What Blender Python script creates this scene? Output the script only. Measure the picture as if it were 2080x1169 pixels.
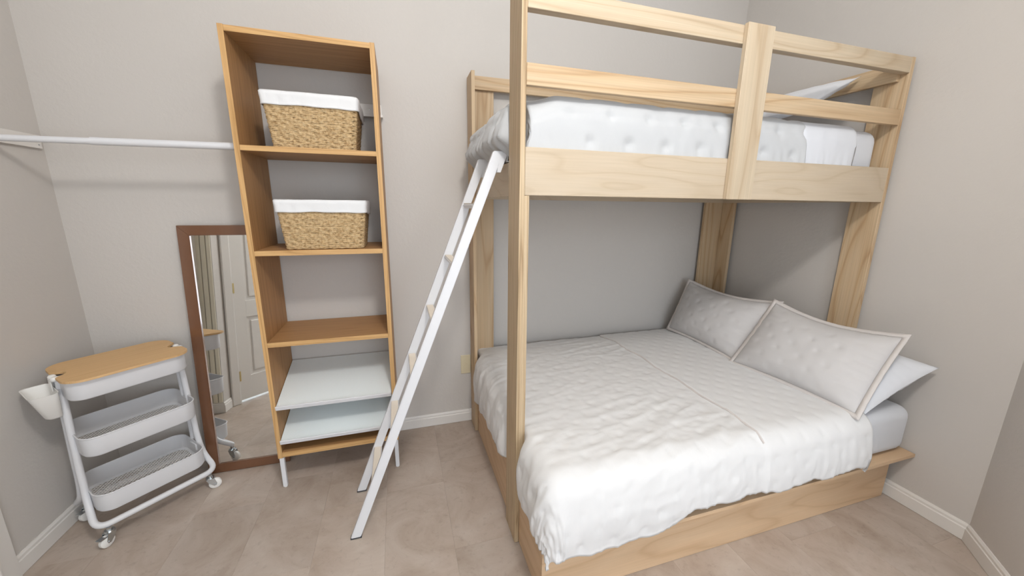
import bpy, bmesh, math, random
from mathutils import Vector, Matrix, noise
random.seed(7)
for o in list(bpy.data.objects): bpy.data.objects.remove(o)
SC = bpy.context.scene
COL = SC.collection
PI = math.pi

# ------------------------------------------------------------------ camera, light, exposure
def make_camera():
    cd = bpy.data.cameras.new('camera'); co = bpy.data.objects.new('camera', cd); COL.objects.link(co)
    yaw, pitch, roll, f = math.radians(16.97), math.radians(12.44), math.radians(0.611), 755.565
    fwd = Vector((math.sin(yaw)*math.cos(pitch), math.cos(yaw)*math.cos(pitch), -math.sin(pitch)))
    r = Vector((math.cos(yaw), -math.sin(yaw), 0)); u = r.cross(fwd)
    r2 = r*math.cos(roll)+u*math.sin(roll); u2 = -r*math.sin(roll)+u*math.cos(roll)
    m = Matrix(((r2.x, u2.x, -fwd.x, -2.55), (r2.y, u2.y, -fwd.y, -2.483), (r2.z, u2.z, -fwd.z, 1.559), (0, 0, 0, 1)))
    co.matrix_world = m
    cd.sensor_fit = 'HORIZONTAL'; cd.sensor_width = 36; cd.lens = f/2080*36; cd.clip_start = .02
    SC.camera = co
make_camera()
w = bpy.data.worlds.new('world'); SC.world = w; w.use_nodes = True
w.node_tree.nodes['Background'].inputs[0].default_value = (.90, .95, 1, 1)
w.node_tree.nodes['Background'].inputs[1].default_value = 1.05
def area(name, loc, target, sx, sy, power, col, shape='RECTANGLE'):
    l = bpy.data.lights.new(name, 'AREA'); l.shape = shape; l.size = sx; l.size_y = sy; l.energy = power; l.color = col
    o = bpy.data.objects.new(name, l); COL.objects.link(o); o.location = loc
    o.rotation_euler = (Vector(target)-Vector(loc)).to_track_quat('-Z', 'Y').to_euler()
    return o
pl = bpy.data.lights.new('ceiling_light', 'POINT'); pl.energy = 92; pl.color = (1, .972, .94); pl.shadow_soft_size = .13
po = bpy.data.objects.new('ceiling_light', pl); COL.objects.link(po); po.location = (-2.2, -2.55, 3.12)
area('window_daylight', (-1.75, -5.2, 1.55), (-1.75, 0, 1.0), 2.2, 2.4, 58, (.82, .90, 1))
area('hall_light', (-4.35, -2.35, 2.0), (-4.2, -2.2, 0), .5, .5, 60, (.6, .8, 1))
SC.view_settings.view_transform = 'Standard'; SC.view_settings.look = 'None'
SC.view_settings.gamma = 1; SC.view_settings.use_curve_mapping = False
SC.view_settings.exposure = 0.04

# ------------------------------------------------------------------ materials
def new_mat(name):
    m = bpy.data.materials.new(name); m.use_nodes = True
    nt = m.node_tree; b = nt.nodes['Principled BSDF']
    return m, nt, b
def N(nt, t, **kw):
    n = nt.nodes.new(t)
    for k, v in kw.items():
        if k.startswith('i_'): n.inputs[k[2:].replace('_', ' ')].default_value = v
        else: setattr(n, k, v)
    return n
def L(nt, a, b): nt.links.new(a, b)
def ramp(nt, stops):
    r = nt.nodes.new('ShaderNodeValToRGB'); e = r.color_ramp.elements
    e[0].position, e[0].color = stops[0][0], (*stops[0][1], 1)
    e[1].position, e[1].color = stops[-1][0], (*stops[-1][1], 1)
    for p, c in stops[1:-1]:
        x = e.new(p); x.color = (*c, 1)
    return r
def plain(name, col, rough=.5, metal=0, bump=0, bscale=100, spec=None, var=0):
    m, nt, b = new_mat(name)
    b.inputs['Base Color'].default_value = (*col, 1); b.inputs['Roughness'].default_value = rough; b.inputs['Metallic'].default_value = metal
    tc = N(nt, 'ShaderNodeTexCoord')
    if spec is not None: b.inputs['Specular IOR Level'].default_value = spec
    n = N(nt, 'ShaderNodeTexNoise', i_Scale=bscale, i_Detail=4.0); L(nt, tc.outputs['Object'], n.inputs['Vector'])
    if bump:
        bp = N(nt, 'ShaderNodeBump', i_Strength=bump, i_Distance=.002); L(nt, n.outputs['Fac'], bp.inputs['Height']); L(nt, bp.outputs[0], b.inputs['Normal'])
    if var:
        n2 = N(nt, 'ShaderNodeTexNoise', i_Scale=bscale*.05, i_Detail=3.0); L(nt, tc.outputs['Object'], n2.inputs['Vector'])
        r = ramp(nt, [(.3, tuple(c*(1-var) for c in col)), (.7, tuple(min(1, c*(1+var)) for c in col))]); L(nt, n2.outputs['Fac'], r.inputs[0]); L(nt, r.outputs[0], b.inputs['Base Color'])
    return m
def wall_mat(name, col):
    m, nt, b = new_mat(name)
    b.inputs['Base Color'].default_value = (*col, 1); b.inputs['Roughness'].default_value = .75; b.inputs['Specular IOR Level'].default_value = .25
    tc = N(nt, 'ShaderNodeTexCoord')
    n = N(nt, 'ShaderNodeTexNoise', i_Scale=42.0, i_Detail=3.0, i_Roughness=.55); L(nt, tc.outputs['Object'], n.inputs['Vector'])
    r = ramp(nt, [(.42, (0, 0, 0)), (.66, (1, 1, 1))]); L(nt, n.outputs['Fac'], r.inputs[0])
    n2 = N(nt, 'ShaderNodeTexNoise', i_Scale=190.0, i_Detail=2.0); L(nt, tc.outputs['Object'], n2.inputs['Vector'])
    ad = N(nt, 'ShaderNodeMath', operation='MULTIPLY_ADD'); ad.inputs[1].default_value = .25
    L(nt, n2.outputs['Fac'], ad.inputs[0]); L(nt, r.outputs[0], ad.inputs[2])
    bp = N(nt, 'ShaderNodeBump', i_Strength=.26, i_Distance=.0014); L(nt, ad.outputs[0], bp.inputs['Height']); L(nt, bp.outputs[0], b.inputs['Normal'])
    return m
def wood(name, light, mid, dark, freq=9, across=7.0, along=.55, fine=.25, rough=.5, contrast=1.0, bump=.08):
    """grain runs along local X; growth rings come out of the contour lines of a stretched noise"""
    m, nt, b = new_mat(name); b.inputs['Roughness'].default_value = rough; b.inputs['Specular IOR Level'].default_value = .3
    tc = N(nt, 'ShaderNodeTexCoord'); oi = N(nt, 'ShaderNodeObjectInfo')
    mp = N(nt, 'ShaderNodeMapping'); mp.inputs['Scale'].default_value = (along, across, across)
    L(nt, tc.outputs['Object'], mp.inputs['Vector'])
    cb = N(nt, 'ShaderNodeCombineXYZ')
    ml = N(nt, 'ShaderNodeMath', operation='MULTIPLY'); ml.inputs[1].default_value = 37.0
    L(nt, oi.outputs['Random'], ml.inputs[0]); L(nt, ml.outputs[0], cb.inputs[0]); L(nt, ml.outputs[0], cb.inputs[1])
    L(nt, cb.outputs[0], mp.inputs['Location'])
    n1 = N(nt, 'ShaderNodeTexNoise', i_Scale=1.0, i_Detail=1.5, i_Roughness=.4); L(nt, mp.outputs[0], n1.inputs['Vector'])
    k = N(nt, 'ShaderNodeMath', operation='MULTIPLY'); k.inputs[1].default_value = freq; L(nt, n1.outputs['Fac'], k.inputs[0])
    fr = N(nt, 'ShaderNodeMath', operation='FRACT'); L(nt, k.outputs[0], fr.inputs[0])
    r = ramp(nt, [(0, dark), (.10, mid), (.55, light), (.86, mid), (1, dark)]); L(nt, fr.outputs[0], r.inputs[0])
    mp2 = N(nt, 'ShaderNodeMapping'); mp2.inputs['Scale'].default_value = (along*4, across*26, across*26); L(nt, tc.outputs['Object'], mp2.inputs['Vector'])
    n2 = N(nt, 'ShaderNodeTexNoise', i_Scale=1.0, i_Detail=4.0); L(nt, mp2.outputs[0], n2.inputs['Vector'])
    r2 = ramp(nt, [(.3, tuple(c*(1-fine) for c in (1, 1, 1))), (.65, (1, 1, 1))]); L(nt, n2.outputs['Fac'], r2.inputs[0])
    base = N(nt, 'ShaderNodeMix', data_type='RGBA'); base.inputs[0].default_value = contrast; base.inputs[6].default_value = (*light, 1)
    L(nt, r.outputs[0], base.inputs[7])
    mx = N(nt, 'ShaderNodeMix', data_type='RGBA', blend_type='MULTIPLY'); mx.inputs[0].default_value = 1
    L(nt, base.outputs[2], mx.inputs[6]); L(nt, r2.outputs[0], mx.inputs[7])
    L(nt, mx.outputs[2], b.inputs['Base Color'])
    bp = N(nt, 'ShaderNodeBump', i_Strength=bump, i_Distance=.001); L(nt, n2.outputs['Fac'], bp.inputs['Height']); L(nt, bp.outputs[0], b.inputs['Normal'])
    return m
def cloth(name, col, rough=.9, weave=500, bump=.12, wr=0):
    m, nt, b = new_mat(name)
    b.inputs['Base Color'].default_value = (*col, 1); b.inputs['Roughness'].default_value = rough
    b.inputs['Specular IOR Level'].default_value = .15; b.inputs['Sheen Weight'].default_value = .15
    tc = N(nt, 'ShaderNodeTexCoord')
    n = N(nt, 'ShaderNodeTexNoise', i_Scale=float(weave), i_Detail=2.0); L(nt, tc.outputs['Object'], n.inputs['Vector'])
    bp = N(nt, 'ShaderNodeBump', i_Strength=bump, i_Distance=.001); L(nt, n.outputs['Fac'], bp.inputs['Height'])
    if wr:
        n2 = N(nt, 'ShaderNodeTexNoise', i_Scale=26.0, i_Detail=5.0, i_Distortion=.6); L(nt, tc.outputs['Object'], n2.inputs['Vector'])
        bp2 = N(nt, 'ShaderNodeBump', i_Strength=wr, i_Distance=.004); L(nt, n2.outputs['Fac'], bp2.inputs['Height']); L(nt, bp.outputs[0], bp2.inputs['Normal'])
        L(nt, bp2.outputs[0], b.inputs['Normal'])
    else: L(nt, bp.outputs[0], b.inputs['Normal'])
    return m
M = {}
M['wall'] = wall_mat('greige_wall', (.575, .545, .512))
M['ceiling'] = wall_mat('ceiling_paint', (.84, .835, .82))
M['trim'] = plain('trim_paint', (.74, .715, .68), .45, bump=.03)
M['door'] = plain('door_paint', (.80, .785, .76), .45, bump=.03)
M['cream'] = plain('cream_paint', (.74, .70, .58), .5, bump=.03)
M['pine'] = wood('pine', (.60, .455, .295), (.55, .39, .235), (.42, .265, .135), freq=11, across=6.0, along=.5, contrast=.75, fine=.16)
M['pine_pale'] = wood('pine_pale', (.575, .475, .345), (.54, .425, .295), (.43, .305, .185), freq=12, across=6.0, along=.5, contrast=.6, fine=.12)
M['pine_edge'] = wood('pine_edge', (.64, .50, .33), (.53, .385, .23), (.33, .215, .11), freq=26, across=16.0, along=.25, contrast=.85, fine=.3)
M['ply'] = wood('birch_ply', (.55, .455, .34), (.53, .43, .31), (.46, .36, .245), freq=10, across=5.0, along=1.2, contrast=.6, fine=.06)
M['ply_base'] = wood('birch_ply_base', (.64, .455, .29), (.60, .41, .25), (.50, .32, .18), freq=8, across=5.0, along=.9, contrast=.6, fine=.06)
M['oak'] = wood('oak_veneer', (.47, .26, .11), (.42, .225, .09), (.32, .155, .055), freq=14, across=9.0, along=.5, contrast=.6, fine=.22)
M['oak_edge'] = wood('oak_edging', (.66, .41, .18), (.58, .34, .14), (.42, .23, .08), freq=12, across=14.0, along=.6, contrast=.75, fine=.2)
M['bamboo'] = wood('bamboo', (.70, .46, .23), (.65, .41, .195), (.57, .34, .15), freq=12, across=22.0, along=.25, contrast=.55, fine=.12)
M['white_metal'] = plain('white_powder_coat', (.72, .725, .745), .38, bump=.02, bscale=600)
M['white_plastic'] = plain('white_plastic', (.84, .83, .80), .35, spec=.4)
M['cream_plastic'] = plain('cream_tread', (.82, .745, .64), .55)
M['chrome'] = plain('zinc_plate', (.62, .66, .68), .25, metal=1)
M['brass'] = plain('brass', (.60, .47, .22), .35, metal=1)
M['rubber'] = plain('grey_rubber', (.05, .05, .055), .7)
M['outlet'] = plain('almond_plastic', (.68, .60, .42), .4)
M['mattress'] = cloth('white_sheet', (.66, .675, .71), wr=.10)
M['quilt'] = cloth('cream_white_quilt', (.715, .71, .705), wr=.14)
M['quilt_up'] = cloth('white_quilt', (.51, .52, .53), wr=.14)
M['sham'] = cloth('cream_sham', (.58, .565, .56), wr=.12)
M['flange'] = cloth('sham_flange', (.63, .59, .565), wr=.10)
M['liner'] = cloth('cotton_liner', (.74, .745, .75), wr=.3)
M['pillow'] = cloth('white_pillowcase', (.70, .715, .75), wr=.12)
M['bronze'] = plain('brown_lacquer_frame', (.20, .088, .042), .22, metal=.35, spec=.9, bump=.01)
M['bronze'].node_tree.nodes['Principled BSDF'].inputs['Coat Weight'].default_value = .9
M['bronze'].node_tree.nodes['Principled BSDF'].inputs['Coat Roughness'].default_value = .08
M['shade'] = plain('gap_shade_and_backing', (.10, .06, .03), .9)  # dark brown as painted shade behind the basket weave; also the mirror backing
def mirror_mat():
    m, nt, b = new_mat('mirror_glass'); b.inputs['Base Color'].default_value = (.90, .91, .90, 1); b.inputs['Metallic'].default_value = 1; b.inputs['Roughness'].default_value = .012
    return m
M['mirror'] = mirror_mat()
def twine():
    m, nt, b = new_mat('seagrass_twine'); b.inputs['Roughness'].default_value = .85; b.inputs['Specular IOR Level'].default_value = .2
    tc = N(nt, 'ShaderNodeTexCoord')
    n = N(nt, 'ShaderNodeTexNoise', i_Scale=90.0, i_Detail=4.0); L(nt, tc.outputs['Object'], n.inputs['Vector'])
    r = ramp(nt, [(.3, (.40, .26, .12)), (.5, (.60, .43, .235)), (.72, (.70, .54, .32))]); L(nt, n.outputs['Fac'], r.inputs[0]); L(nt, r.outputs[0], b.inputs['Base Color'])
    wv = N(nt, 'ShaderNodeTexWave', i_Scale=130.0, i_Distortion=2.0); wv.bands_direction = 'DIAGONAL'; L(nt, tc.outputs['Object'], wv.inputs['Vector'])
    bp = N(nt, 'ShaderNodeBump', i_Strength=.5, i_Distance=.001); L(nt, wv.outputs['Fac'], bp.inputs['Height']); L(nt, bp.outputs[0], b.inputs['Normal'])
    return m
M['twine'] = twine()
def tile_mat():
    m, nt, b = new_mat('stone_look_tile'); b.inputs['Roughness'].default_value = .42; b.inputs['Specular IOR Level'].default_value = .35
    tc = N(nt, 'ShaderNodeTexCoord'); oi = N(nt, 'ShaderNodeObjectInfo')
    cb = N(nt, 'ShaderNodeCombineXYZ'); ml = N(nt, 'ShaderNodeMath', operation='MULTIPLY'); ml.inputs[1].default_value = 53.0
    L(nt, oi.outputs['Random'], ml.inputs[0]); L(nt, ml.outputs[0], cb.inputs[0]); L(nt, ml.outputs[0], cb.inputs[2])
    ad = N(nt, 'ShaderNodeVectorMath', operation='ADD'); L(nt, tc.outputs['Object'], ad.inputs[0]); L(nt, cb.outputs[0], ad.inputs[1])
    n = N(nt, 'ShaderNodeTexNoise', i_Scale=4.0, i_Detail=7.0, i_Roughness=.62, i_Distortion=.7); L(nt, ad.outputs[0], n.inputs['Vector'])
    r = ramp(nt, [(.28, (.37, .295, .235)), (.48, (.45, .375, .315)), (.68, (.52, .45, .39))]); L(nt, n.outputs['Fac'], r.inputs[0])
    n3 = N(nt, 'ShaderNodeTexNoise', i_Scale=38.0, i_Detail=4.0, i_Roughness=.7); L(nt, ad.outputs[0], n3.inputs['Vector'])
    r3 = ramp(nt, [(.30, (.80, .79, .78)), (.45, (1, 1, 1))]); L(nt, n3.outputs['Fac'], r3.inputs[0])
    mx = N(nt, 'ShaderNodeMix', data_type='RGBA', blend_type='MULTIPLY'); mx.inputs[0].default_value = .6
    L(nt, r.outputs[0], mx.inputs[6]); L(nt, r3.outputs[0], mx.inputs[7])
    h = N(nt, 'ShaderNodeHueSaturation'); mr = N(nt, 'ShaderNodeMapRange'); mr.inputs[3].default_value = .93; mr.inputs[4].default_value = 1.07
    L(nt, oi.outputs['Random'], mr.inputs[0]); L(nt, mr.outputs[0], h.inputs['Value']); L(nt, mx.outputs[2], h.inputs['Color'])
    L(nt, h.outputs[0], b.inputs['Base Color'])
    bp = N(nt, 'ShaderNodeBump', i_Strength=.12, i_Distance=.001); L(nt, n3.outputs['Fac'], bp.inputs['Height']); L(nt, bp.outputs[0], b.inputs['Normal'])
    return m
M['tile'] = tile_mat()
M['subfloor'] = plain('tile_joint', (.34, .28, .235), .8)
def ribbed():
    m, nt, b = new_mat('ribbed_white_shelf'); b.inputs['Base Color'].default_value = (.86, .92, .93, 1); b.inputs['Roughness'].default_value = .35
    tc = N(nt, 'ShaderNodeTexCoord'); wv = N(nt, 'ShaderNodeTexWave', i_Scale=70.0); wv.bands_direction = 'X'
    L(nt, tc.outputs['Object'], wv.inputs['Vector'])
    bp = N(nt, 'ShaderNodeBump', i_Strength=.35, i_Distance=.001); L(nt, wv.outputs['Fac'], bp.inputs['Height']); L(nt, bp.outputs[0], b.inputs['Normal'])
    return m
M['ribbed'] = ribbed()
def perforated():
    m, nt, b = new_mat('perforated_white_metal'); b.inputs['Base Color'].default_value = (.78, .76, .74, 1); b.inputs['Roughness'].default_value = .4
    tc = N(nt, 'ShaderNodeTexCoord'); mp = N(nt, 'ShaderNodeMapping'); mp.inputs['Rotation'].default_value = (0, 0, PI/4); mp.inputs['Scale'].default_value = (74, 74, 0)
    L(nt, tc.outputs['Object'], mp.inputs['Vector'])
    fr = N(nt, 'ShaderNodeVectorMath', operation='FRACTION'); L(nt, mp.outputs[0], fr.inputs[0])
    sb = N(nt, 'ShaderNodeVectorMath', operation='SUBTRACT'); sb.inputs[1].default_value = (.5, .5, 0); L(nt, fr.outputs[0], sb.inputs[0])
    ln = N(nt, 'ShaderNodeVectorMath', operation='LENGTH'); L(nt, sb.outputs[0], ln.inputs[0])
    lt = N(nt, 'ShaderNodeMath', operation='GREATER_THAN'); lt.inputs[1].default_value = .355; L(nt, ln.outputs['Value'], lt.inputs[0])
    L(nt, lt.outputs[0], b.inputs['Alpha'])
    return m
M['perf'] = perforated()
def glass():
    m, nt, b = new_mat('window_glass'); b.inputs['Transmission Weight'].default_value = 1; b.inputs['Roughness'].default_value = 0; b.inputs['IOR'].default_value = 1.01
    return m
M['glass'] = glass()

# ------------------------------------------------------------------ helpers
def link(name, me, mat, parent=None, smooth=False):
    if mat is not None:
        for mm in (mat if isinstance(mat, (list, tuple)) else [mat]): me.materials.append(mm)
    if smooth:
        for p in me.polygons: p.use_smooth = True
    o = bpy.data.objects.new(name, me); COL.objects.link(o)
    if parent is not None: o.parent = parent
    return o
def tag(o, label=None, cat=None, group=None, kind=None):
    if label: o['label'] = label
    if cat: o['category'] = cat
    if group: o['group'] = group
    if kind: o['kind'] = kind
    return o
def empty(name, loc=(0, 0, 0), rz=0, **kw):
    o = bpy.data.objects.new(name, None); COL.objects.link(o); o.location = loc; o.rotation_euler.z = rz; o.empty_display_size = .1
    bpy.context.view_layer.update()
    return tag(o, **kw)
def bm_box(bm, lo, hi, bev=0, seg=1):
    g = bmesh.ops.create_cube(bm, size=1)
    c = [(a+b)/2 for a, b in zip(lo, hi)]; s = [abs(b-a) for a, b in zip(lo, hi)]
    for v in g['verts']: v.co = Vector((v.co.x*s[0]+c[0], v.co.y*s[1]+c[1], v.co.z*s[2]+c[2]))
    if bev:
        es = list({e for v in g['verts'] for e in v.link_edges})
        bmesh.ops.bevel(bm, geom=es, offset=bev, segments=seg, affect='EDGES', profile=.5)
def done(name, bm, mat, parent=None, smooth=False, angle=None):
    bmesh.ops.recalc_face_normals(bm, faces=bm.faces)
    me = bpy.data.meshes.new(name); bm.to_mesh(me); bm.free()
    o = link(name, me, mat, parent, smooth)
    if smooth and angle: me.set_sharp_from_angle(angle=angle)
    return o
def inv_parent(o, parent):
    """keep the world placement of o when parented"""
    if parent is not None:
        o.parent = parent
        o.matrix_parent_inverse = Matrix.Identity(4)
def board(name, lo, hi, axis, mat, parent=None, bev=.0015, label=None, extra=None):
    """box lo..hi in the coordinates of the parent; its grain (local X) runs along axis; extra = (Matrix) applied first"""
    c = Vector([(a+b)/2 for a, b in zip(lo, hi)]); s = [abs(b-a) for a, b in zip(lo, hi)]
    if axis == 'x': R, d = Matrix.Identity(3), (s[0], s[1], s[2])
    elif axis == 'y': R, d = Matrix.Rotation(PI/2, 3, 'Z'), (s[1], s[0], s[2])
    else: R, d = Matrix.Rotation(-PI/2, 3, 'Y'), (s[2], s[1], s[0])
    bm = bmesh.new(); bm_box(bm, [-x/2 for x in d], [x/2 for x in d], bev)
    o = done(name, bm, mat, parent)
    mtx = Matrix.Translation(c) @ R.to_4x4()
    if extra is not None: mtx = extra @ mtx
    o.matrix_basis = mtx
    if label: o['label'] = label
    return o
def box(name, lo, hi, mat, parent=None, bev=.001, seg=1, smooth=False):
    bm = bmesh.new(); bm_box(bm, lo, hi, bev, seg); return done(name, bm, mat, parent, smooth)
def fillet(pts, r, n=6):
    pts = [Vector(p) for p in pts]; out = [pts[0]]
    for i in range(1, len(pts)-1):
        a, b, c = pts[i-1], pts[i], pts[i+1]
        d1, d2 = (a-b), (c-b); rr = min(r, d1.length*.49, d2.length*.49); d1.normalize(); d2.normalize()
        p, q = b+d1*rr, b+d2*rr
        for k in range(n+1):
            t = k/n; out.append((1-t)**2*p+2*t*(1-t)*b+t*t*q)
    out.append(pts[-1]); return out
def bm_tube(bm, pts, r, n=10, closed=False, cap=True, flat=1.0):
    pts = [Vector(p) for p in pts]; rings = []; N_ = len(pts); up = None
    for i, p in enumerate(pts):
        a = pts[(i-1) % N_] if (closed or i > 0) else p; b = pts[(i+1) % N_] if (closed or i < N_-1) else p
        t = (b-a).normalized()
        if up is None:
            up = Vector((0, 0, 1)) if abs(t.z) < .9 else Vector((0, 1, 0))
        s = t.cross(up).normalized(); up = s.cross(t).normalized()
        rr = r[i] if isinstance(r, (list, tuple)) else r
        rings.append([bm.verts.new(p+s*math.cos(2*PI*k/n)*rr+up*math.sin(2*PI*k/n)*rr*flat) for k in range(n)])
    m = N_ if closed else N_-1
    for i in range(m):
        A, B = rings[i], rings[(i+1) % N_]
        for k in range(n): bm.faces.new((A[k], A[(k+1) % n], B[(k+1) % n], B[k]))
    if cap and not closed: bm.faces.new(rings[0][::-1]); bm.faces.new(rings[-1])
def tube(name, pts, r, mat, parent=None, n=12, **kw):
    bm = bmesh.new(); bm_tube(bm, pts, r, n, **kw); return done(name, bm, mat, parent, True, math.radians(50))
def bm_prism(bm, poly, z0, z1):
    lo = [bm.verts.new((x, y, z0)) for x, y in poly]; hi = [bm.verts.new((x, y, z1)) for x, y in poly]
    n = len(poly); bm.faces.new(lo[::-1]); bm.faces.new(hi)
    for i in range(n): bm.faces.new((lo[i], lo[(i+1) % n], hi[(i+1) % n], hi[i]))
def rrect(hx, hy, r, n=8):
    out = []
    for cx, cy, a0 in ((hx-r, hy-r, 0), (-hx+r, hy-r, PI/2), (-hx+r, -hy+r, PI), (hx-r, -hy+r, 1.5*PI)):
        for k in range(n+1):
            a = a0+PI/2*k/n; out.append((cx+r*math.cos(a), cy+r*math.sin(a)))
    return out
def bm_lathe(bm, prof, n=20, axis='z', c=(0, 0, 0)):
    rings = []
    for r, h in prof:
        ring = []
        for k in range(n):
            a = 2*PI*k/n; u, v = r*math.cos(a), r*math.sin(a)
            p = {'z': (u, v, h), 'x': (h, u, v), 'y': (u, h, v)}[axis]
            ring.append(bm.verts.new(Vector(p)+Vector(c)))
        rings.append(ring)
    for A, B in zip(rings[:-1], rings[1:]):
        for k in range(n): bm.faces.new((A[k], A[(k+1) % n], B[(k+1) % n], B[k]))
    bm.faces.new(rings[0][::-1]); bm.faces.new(rings[-1])
def copy_tree(o, parent=None, loc=None):
    c = o.copy(); COL.objects.link(c); c.parent = parent
    for ch in o.children: copy_tree(ch, c)
    if loc is not None: c.location = loc
    return c

# ------------------------------------------------------------------ room shell
H = 3.45
def wall(name, p, q, opening=None, mat='wall', ext0=0, ext1=0):
    """wall from p to q with the room on its left-hand side; opening = (s0, s1, z0, z1) along it"""
    p, q = Vector((*p, 0)), Vector((*q, 0)); d = (q-p); Ls = d.length; d.normalize(); ang = math.atan2(d.y, d.x)
    bm = bmesh.new(); T = -.10
    if opening is None: bm_box(bm, (-ext0, T, 0), (Ls+ext1, 0, H))
    else:
        s0, s1, z0, z1 = opening
        bm_box(bm, (-ext0, T, 0), (s0, 0, H)); bm_box(bm, (s1, T, 0), (Ls+ext1, 0, H)); bm_box(bm, (s0, T, z1), (s1, 0, H))
        if z0 > 0: bm_box(bm, (s0, T, 0), (s1, 0, z0))
    o = done(name, bm, M[mat]); o.location = p; o.rotation_euler.z = ang
    return tag(o, kind='structure')
A0, A1, A2, A3, A4 = (0, 0), (0, -1.69), (-.62, -2.31), (-.62, -6.0), (-3.48, -6.0)
G0, G1 = (-4.05, -1.42), (-3.48, -2.243)
XL = -4.172
wall('wall_back', (0, 0), (XL, 0), ext0=.1, ext1=.1)
wall('wall_left', (XL, 0), (XL, -1.29), ext1=.0)
wall('wall_left_return', (XL, -1.29), (-4.05, -1.29), ext0=0)
wall('wall_left_pier', (-4.05, -1.39), G0)
dvec = (Vector(G1)-Vector(G0)); DL = dvec.length
wall('wall_door', G0, G1, opening=(.085, .085+.76, 0, 2.05))
wall('wall_left_front', G1, (-3.48, -3.0))
wall('wall_right_front', (-.62, -3.0), A2)
wall('wall_right_angle', A2, A1)
wall('wall_right', A1, (0, 0))
bm = bmesh.new(); bm_box(bm, (-5.4, -3.1, H), (.3, .3, H+.1)); tag(done('ceiling', bm, M['ceiling']), kind='structure')
# floor: sub-floor plus one object per tile
bm = bmesh.new(); bm_box(bm, (-5.4, -6.4, -.1), (.3, .3, -.004))
floor = tag(done('floor', bm, M['subfloor']), kind='structure')
TW, TLn, g = .3115, .623, .0004
bm = bmesh.new(); bm_box(bm, (-TW/2+g/2, -TLn/2+g/2, -.006), (TW/2-g/2, TLn/2-g/2, 0), .0002)
tm = bpy.data.meshes.new('tile'); bm.to_mesh(tm); bm.free(); tm.materials.append(M['tile'])
offs = {}
x = -5.20-.045; k = 0
cols_known = {-3.45: -.48, -3.14: -.33, -2.84: -.62+.62, -2.53: -.593, -2.215: -1.045}
xs0 = -2.685-TW*8
for i in range(18):
    xc = xs0+TW*(i+.5)
    off = (i % 3)*.2077
    kn = [v for kk, v in cols_known.items() if abs(kk-xc) < .1]
    if kn: off = kn[0]
    j0 = math.floor((-4.4-off)/TLn)
    for j in range(j0, j0+8):
        yc = off+TLn*(j+.5)
        if yc-TLn/2 > .05 or yc+TLn/2 < -4.9 or xc > .2: continue
        if xc < -4.4 and yc > -1.5: continue
        t = bpy.data.objects.new('tile', tm); COL.objects.link(t); t.parent = floor; t.location = (xc, yc, 0)
# baseboards
def baseboard(name, p, q, a=0, b=0):
    p, q = Vector((*p, 0)), Vector((*q, 0)); d = q-p; Ls = d.length; ang = math.atan2(d.y, d.x)
    prof = [(0, 0), (.013, 0), (.013, .062), (.0095, .066), (.0095, .078), (.006, .084), (.004, .088), (0, .088)]
    bm = bmesh.new()
    r0 = [bm.verts.new((a, y, z)) for y, z in prof]; r1 = [bm.verts.new((Ls+b, y, z)) for y, z in prof]
    n = len(prof); bm.faces.new(r0); bm.faces.new(r1[::-1])
    for i in range(n): bm.faces.new((r0[i], r1[i], r1[(i+1) % n], r0[(i+1) % n]))
    o = done(name, bm, M['trim']); o.location = p; o.location.z = .002; o.rotation_euler.z = ang
    return tag(o, kind='structure')
baseboard('baseboard_back', (0, 0), (XL, 0))
baseboard('baseboard_left', (XL, 0), (XL, -.655))
baseboard('baseboard_left_return', (XL+.0, -1.29), (-4.05, -1.29))
baseboard('baseboard_left_pier', (-4.05, -1.277), G0)
baseboard('baseboard_right', A1, (0, 0))
baseboard('baseboard_right_angle', A2, A1, b=.005)
baseboard('baseboard_front_right', (-.62, -3.0), A2)
baseboard('baseboard_left_front', G1, (-3.48, -3.0))
# casing and flush closet door on the left wall (its edge shows at the lower left)
bm = bmesh.new(); bm_box(bm, (XL, -.725, .0), (XL+.018, -.655, 2.12), .004); bm_box(bm, (XL, -.7365, 0), (XL+.024, -.7255, 2.12), .003)
bm_box(bm, (XL, -1.285, 0), (XL+.018, -1.215, 2.12), .004); bm_box(bm, (XL, -1.285, 2.1205), (XL+.018, -.655, 2.19), .004)
tag(done('trim_1', bm, M['trim']), kind='structure')
d1 = tag(box('door_1', (XL-.0, -1.213, .012), (XL+.006, -.738, 2.118), M['door'], bev=.002), kind='structure')
for k in range(4): box('groove_board', (XL+.005, -1.205+k*.117, .02), (XL+.011, -1.205+k*.117+.112, 2.11), M['door'], d1, .003)
# cream grooved strips on the return beside the door
ret = empty('trim_2', (XL, -1.29, 0)); tag(ret, kind='structure')
for a, b in ((.002, .045), (.050, .085), (.090, .119)):
    box('strip', (a, .0, .09), (b, .012, 2.3), M['cream'], ret, .003)
# main door in the slanted wall
ang = math.atan2(dvec.y, dvec.x)
def frame_obj(name, loc, rz):
    o = empty(name, loc, rz); return tag(o, kind='structure')
cas = frame_obj('trim_3', (*G0, 0), ang)
box('casing', (.005, 0, 0), (.08, .02, 2.11), M['door'], cas, .006); box('casing', (.85, 0, 0), (.925, .02, 2.11), M['door'], cas, .006)
box('casing', (.005, 0, 2.055), (.925, .021, 2.13), M['door'], cas, .006)
box('jamb', (.075, -.1, 0), (.088, .012, 2.055), M['door'], cas, .002); box('jamb', (.842, -.1, 0), (.855, .012, 2.055), M['door'], cas, .002)
dr = frame_obj('door_2', (*G0, 0), ang)
bm = bmesh.new()
x0, x1, zb, zt = .091, .839, .026, 2.04
st, yb, yf = .105, -.03, .005
pan = [(.235, .78), (.93, 1.90)]
bm_box(bm, (x0, yb, zb), (x0+st, yf, zt), .002); bm_box(bm, (x1-st, yb, zb), (x1, yf, zt), .002)
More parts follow.
